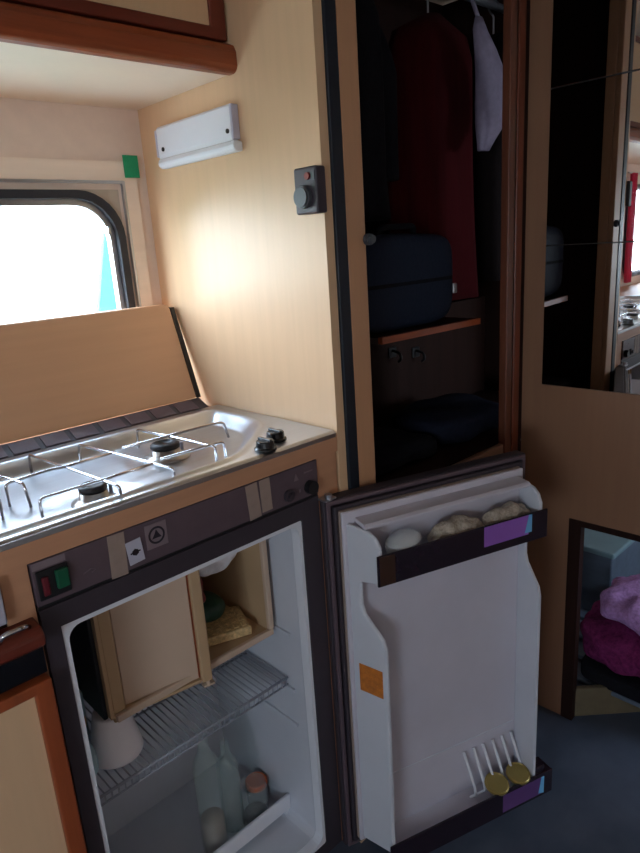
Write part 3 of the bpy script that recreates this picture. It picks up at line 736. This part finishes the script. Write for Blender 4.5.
# ---------------------------------------------------------------- curtain by the far kitchen window
root = empty('curtain', (-.93, 1.35, 1.0), 'bright pink curtain at the edge of a window, seen in the mirror', 'curtain')
def cur(u, v):
    return (-.925+u*.085, 1.352+.012*math.sin(u*2*PI*3), 1.55-v*.57)
b = B(); b.grid(cur, 64, 12); b.done('curtain_cloth', 'pink', root, smooth=True, solid=.002)
B().tube([(-1.72, 1.352, 1.55), (-.80, 1.352, 1.55)], .005, 8).done('curtain_rail', 'alu', root)

# ---------------------------------------------------------------- outside
OUT = lambda v: Vector((1.095+v.x+.24*(v.z-1.42), 2.2+v.y, v.z))
b = B(OUT); b.box(0, .50, 0, .03, -.44, 1.78, .004)
tag(b.done('outdoor_board', 'turq'), 'turquoise board standing outside at the right of the window', 'board')
struct(B().box(-9, 9, -9, 9, -.5, -.45).done('ground', mat('pale_gravel', (170, 170, 160), .9, scale=3, var=.2)))
for i, (x, y, r) in enumerate(((-2.6, 4.2, .8), (-4.9, 4.9, 1.0))):
    tag(B().blob(x-r, x+r, y-r, y+r, -.45, 1.6, 2.3, .35, 3, i*7).done('garden_shrub', 'leaf', smooth=True), ('leafy green shrub outside, the one nearer the van' if i == 0 else 'leafy green shrub outside, the larger one farther away'), 'shrub', 'shrubs outside')

# ---------------------------------------------------------------- daylight
w = bpy.data.worlds.new('sky'); bpy.context.scene.world = w; w.use_nodes = True
nt = w.node_tree; bg = nt.nodes['Background']
tc = nt.nodes.new('ShaderNodeTexCoord'); sp = nt.nodes.new('ShaderNodeSeparateXYZ'); rp = nt.nodes.new('ShaderNodeValToRGB')
nt.links.new(tc.outputs['Generated'], sp.inputs[0]); nt.links.new(sp.outputs['Z'], rp.inputs['Fac']); nt.links.new(rp.outputs['Color'], bg.inputs['Color'])
rp.color_ramp.elements[0].position = 0; rp.color_ramp.elements[0].color = (.80, .90, 1.0, 1)
rp.color_ramp.elements[1].position = 1; rp.color_ramp.elements[1].color = (.50, .72, 1.0, 1)
bg.inputs['Strength'].default_value = 21.0
def portal(name, loc, rot, sx, sy):
    l = bpy.data.lights.new(name, 'AREA'); l.shape = 'RECTANGLE'; l.size = sx; l.size_y = sy; l.cycles.is_portal = True
    o = bpy.data.objects.new(name, l); C.objects.link(o); o.location = loc; o.rotation_euler = rot; return o
portal('window_portal', ((W1[0]+W1[1])/2, YB+.05, (W1[2]+W1[3])/2), (-PI/2, 0, 0), W1[1]-W1[0], W1[3]-W1[2])
portal('window_portal', ((W2[0]+W2[1])/2, YB+.05, (W2[2]+W2[3])/2), (-PI/2, 0, 0), W2[1]-W2[0], W2[3]-W2[2])
portal('window_portal', (XL-.05, (W3[0]+W3[1])/2, (W3[2]+W3[3])/2), (0, -PI/2, 0), W3[3]-W3[2], W3[1]-W3[0])
portal('window_portal', ((W4[0]+W4[1])/2, YS-.05, (W4[2]+W4[3])/2), (PI/2, 0, 0), W4[1]-W4[0], W4[3]-W4[2])

# ---------------------------------------------------------------- camera
cam = bpy.data.cameras.new('camera'); co = bpy.data.objects.new('camera', cam); C.objects.link(co)
X = Vector((715, 230.5, -649)).normalized(); Yv = Vector((-635, 141.5, -649)); Yv = (Yv-X*X.dot(Yv)).normalized(); Z = X.cross(Yv)
co.matrix_world = Matrix.Translation((0, 0, 1.298)) @ Matrix((X, Yv, Z)).to_4x4()
cam.sensor_fit = 'VERTICAL'; cam.sensor_height = 36; cam.lens = 36*649/853; cam.clip_start = .02
sc = bpy.context.scene; sc.camera = co
sc.view_settings.view_transform = 'Standard'; sc.view_settings.look = 'None'; sc.view_settings.exposure = 0.0; sc.view_settings.gamma = 1
sc.cycles.use_denoising = True
sc.cycles.max_bounces = 10; sc.cycles.diffuse_bounces = 6; sc.cycles.transparent_max_bounces = 16
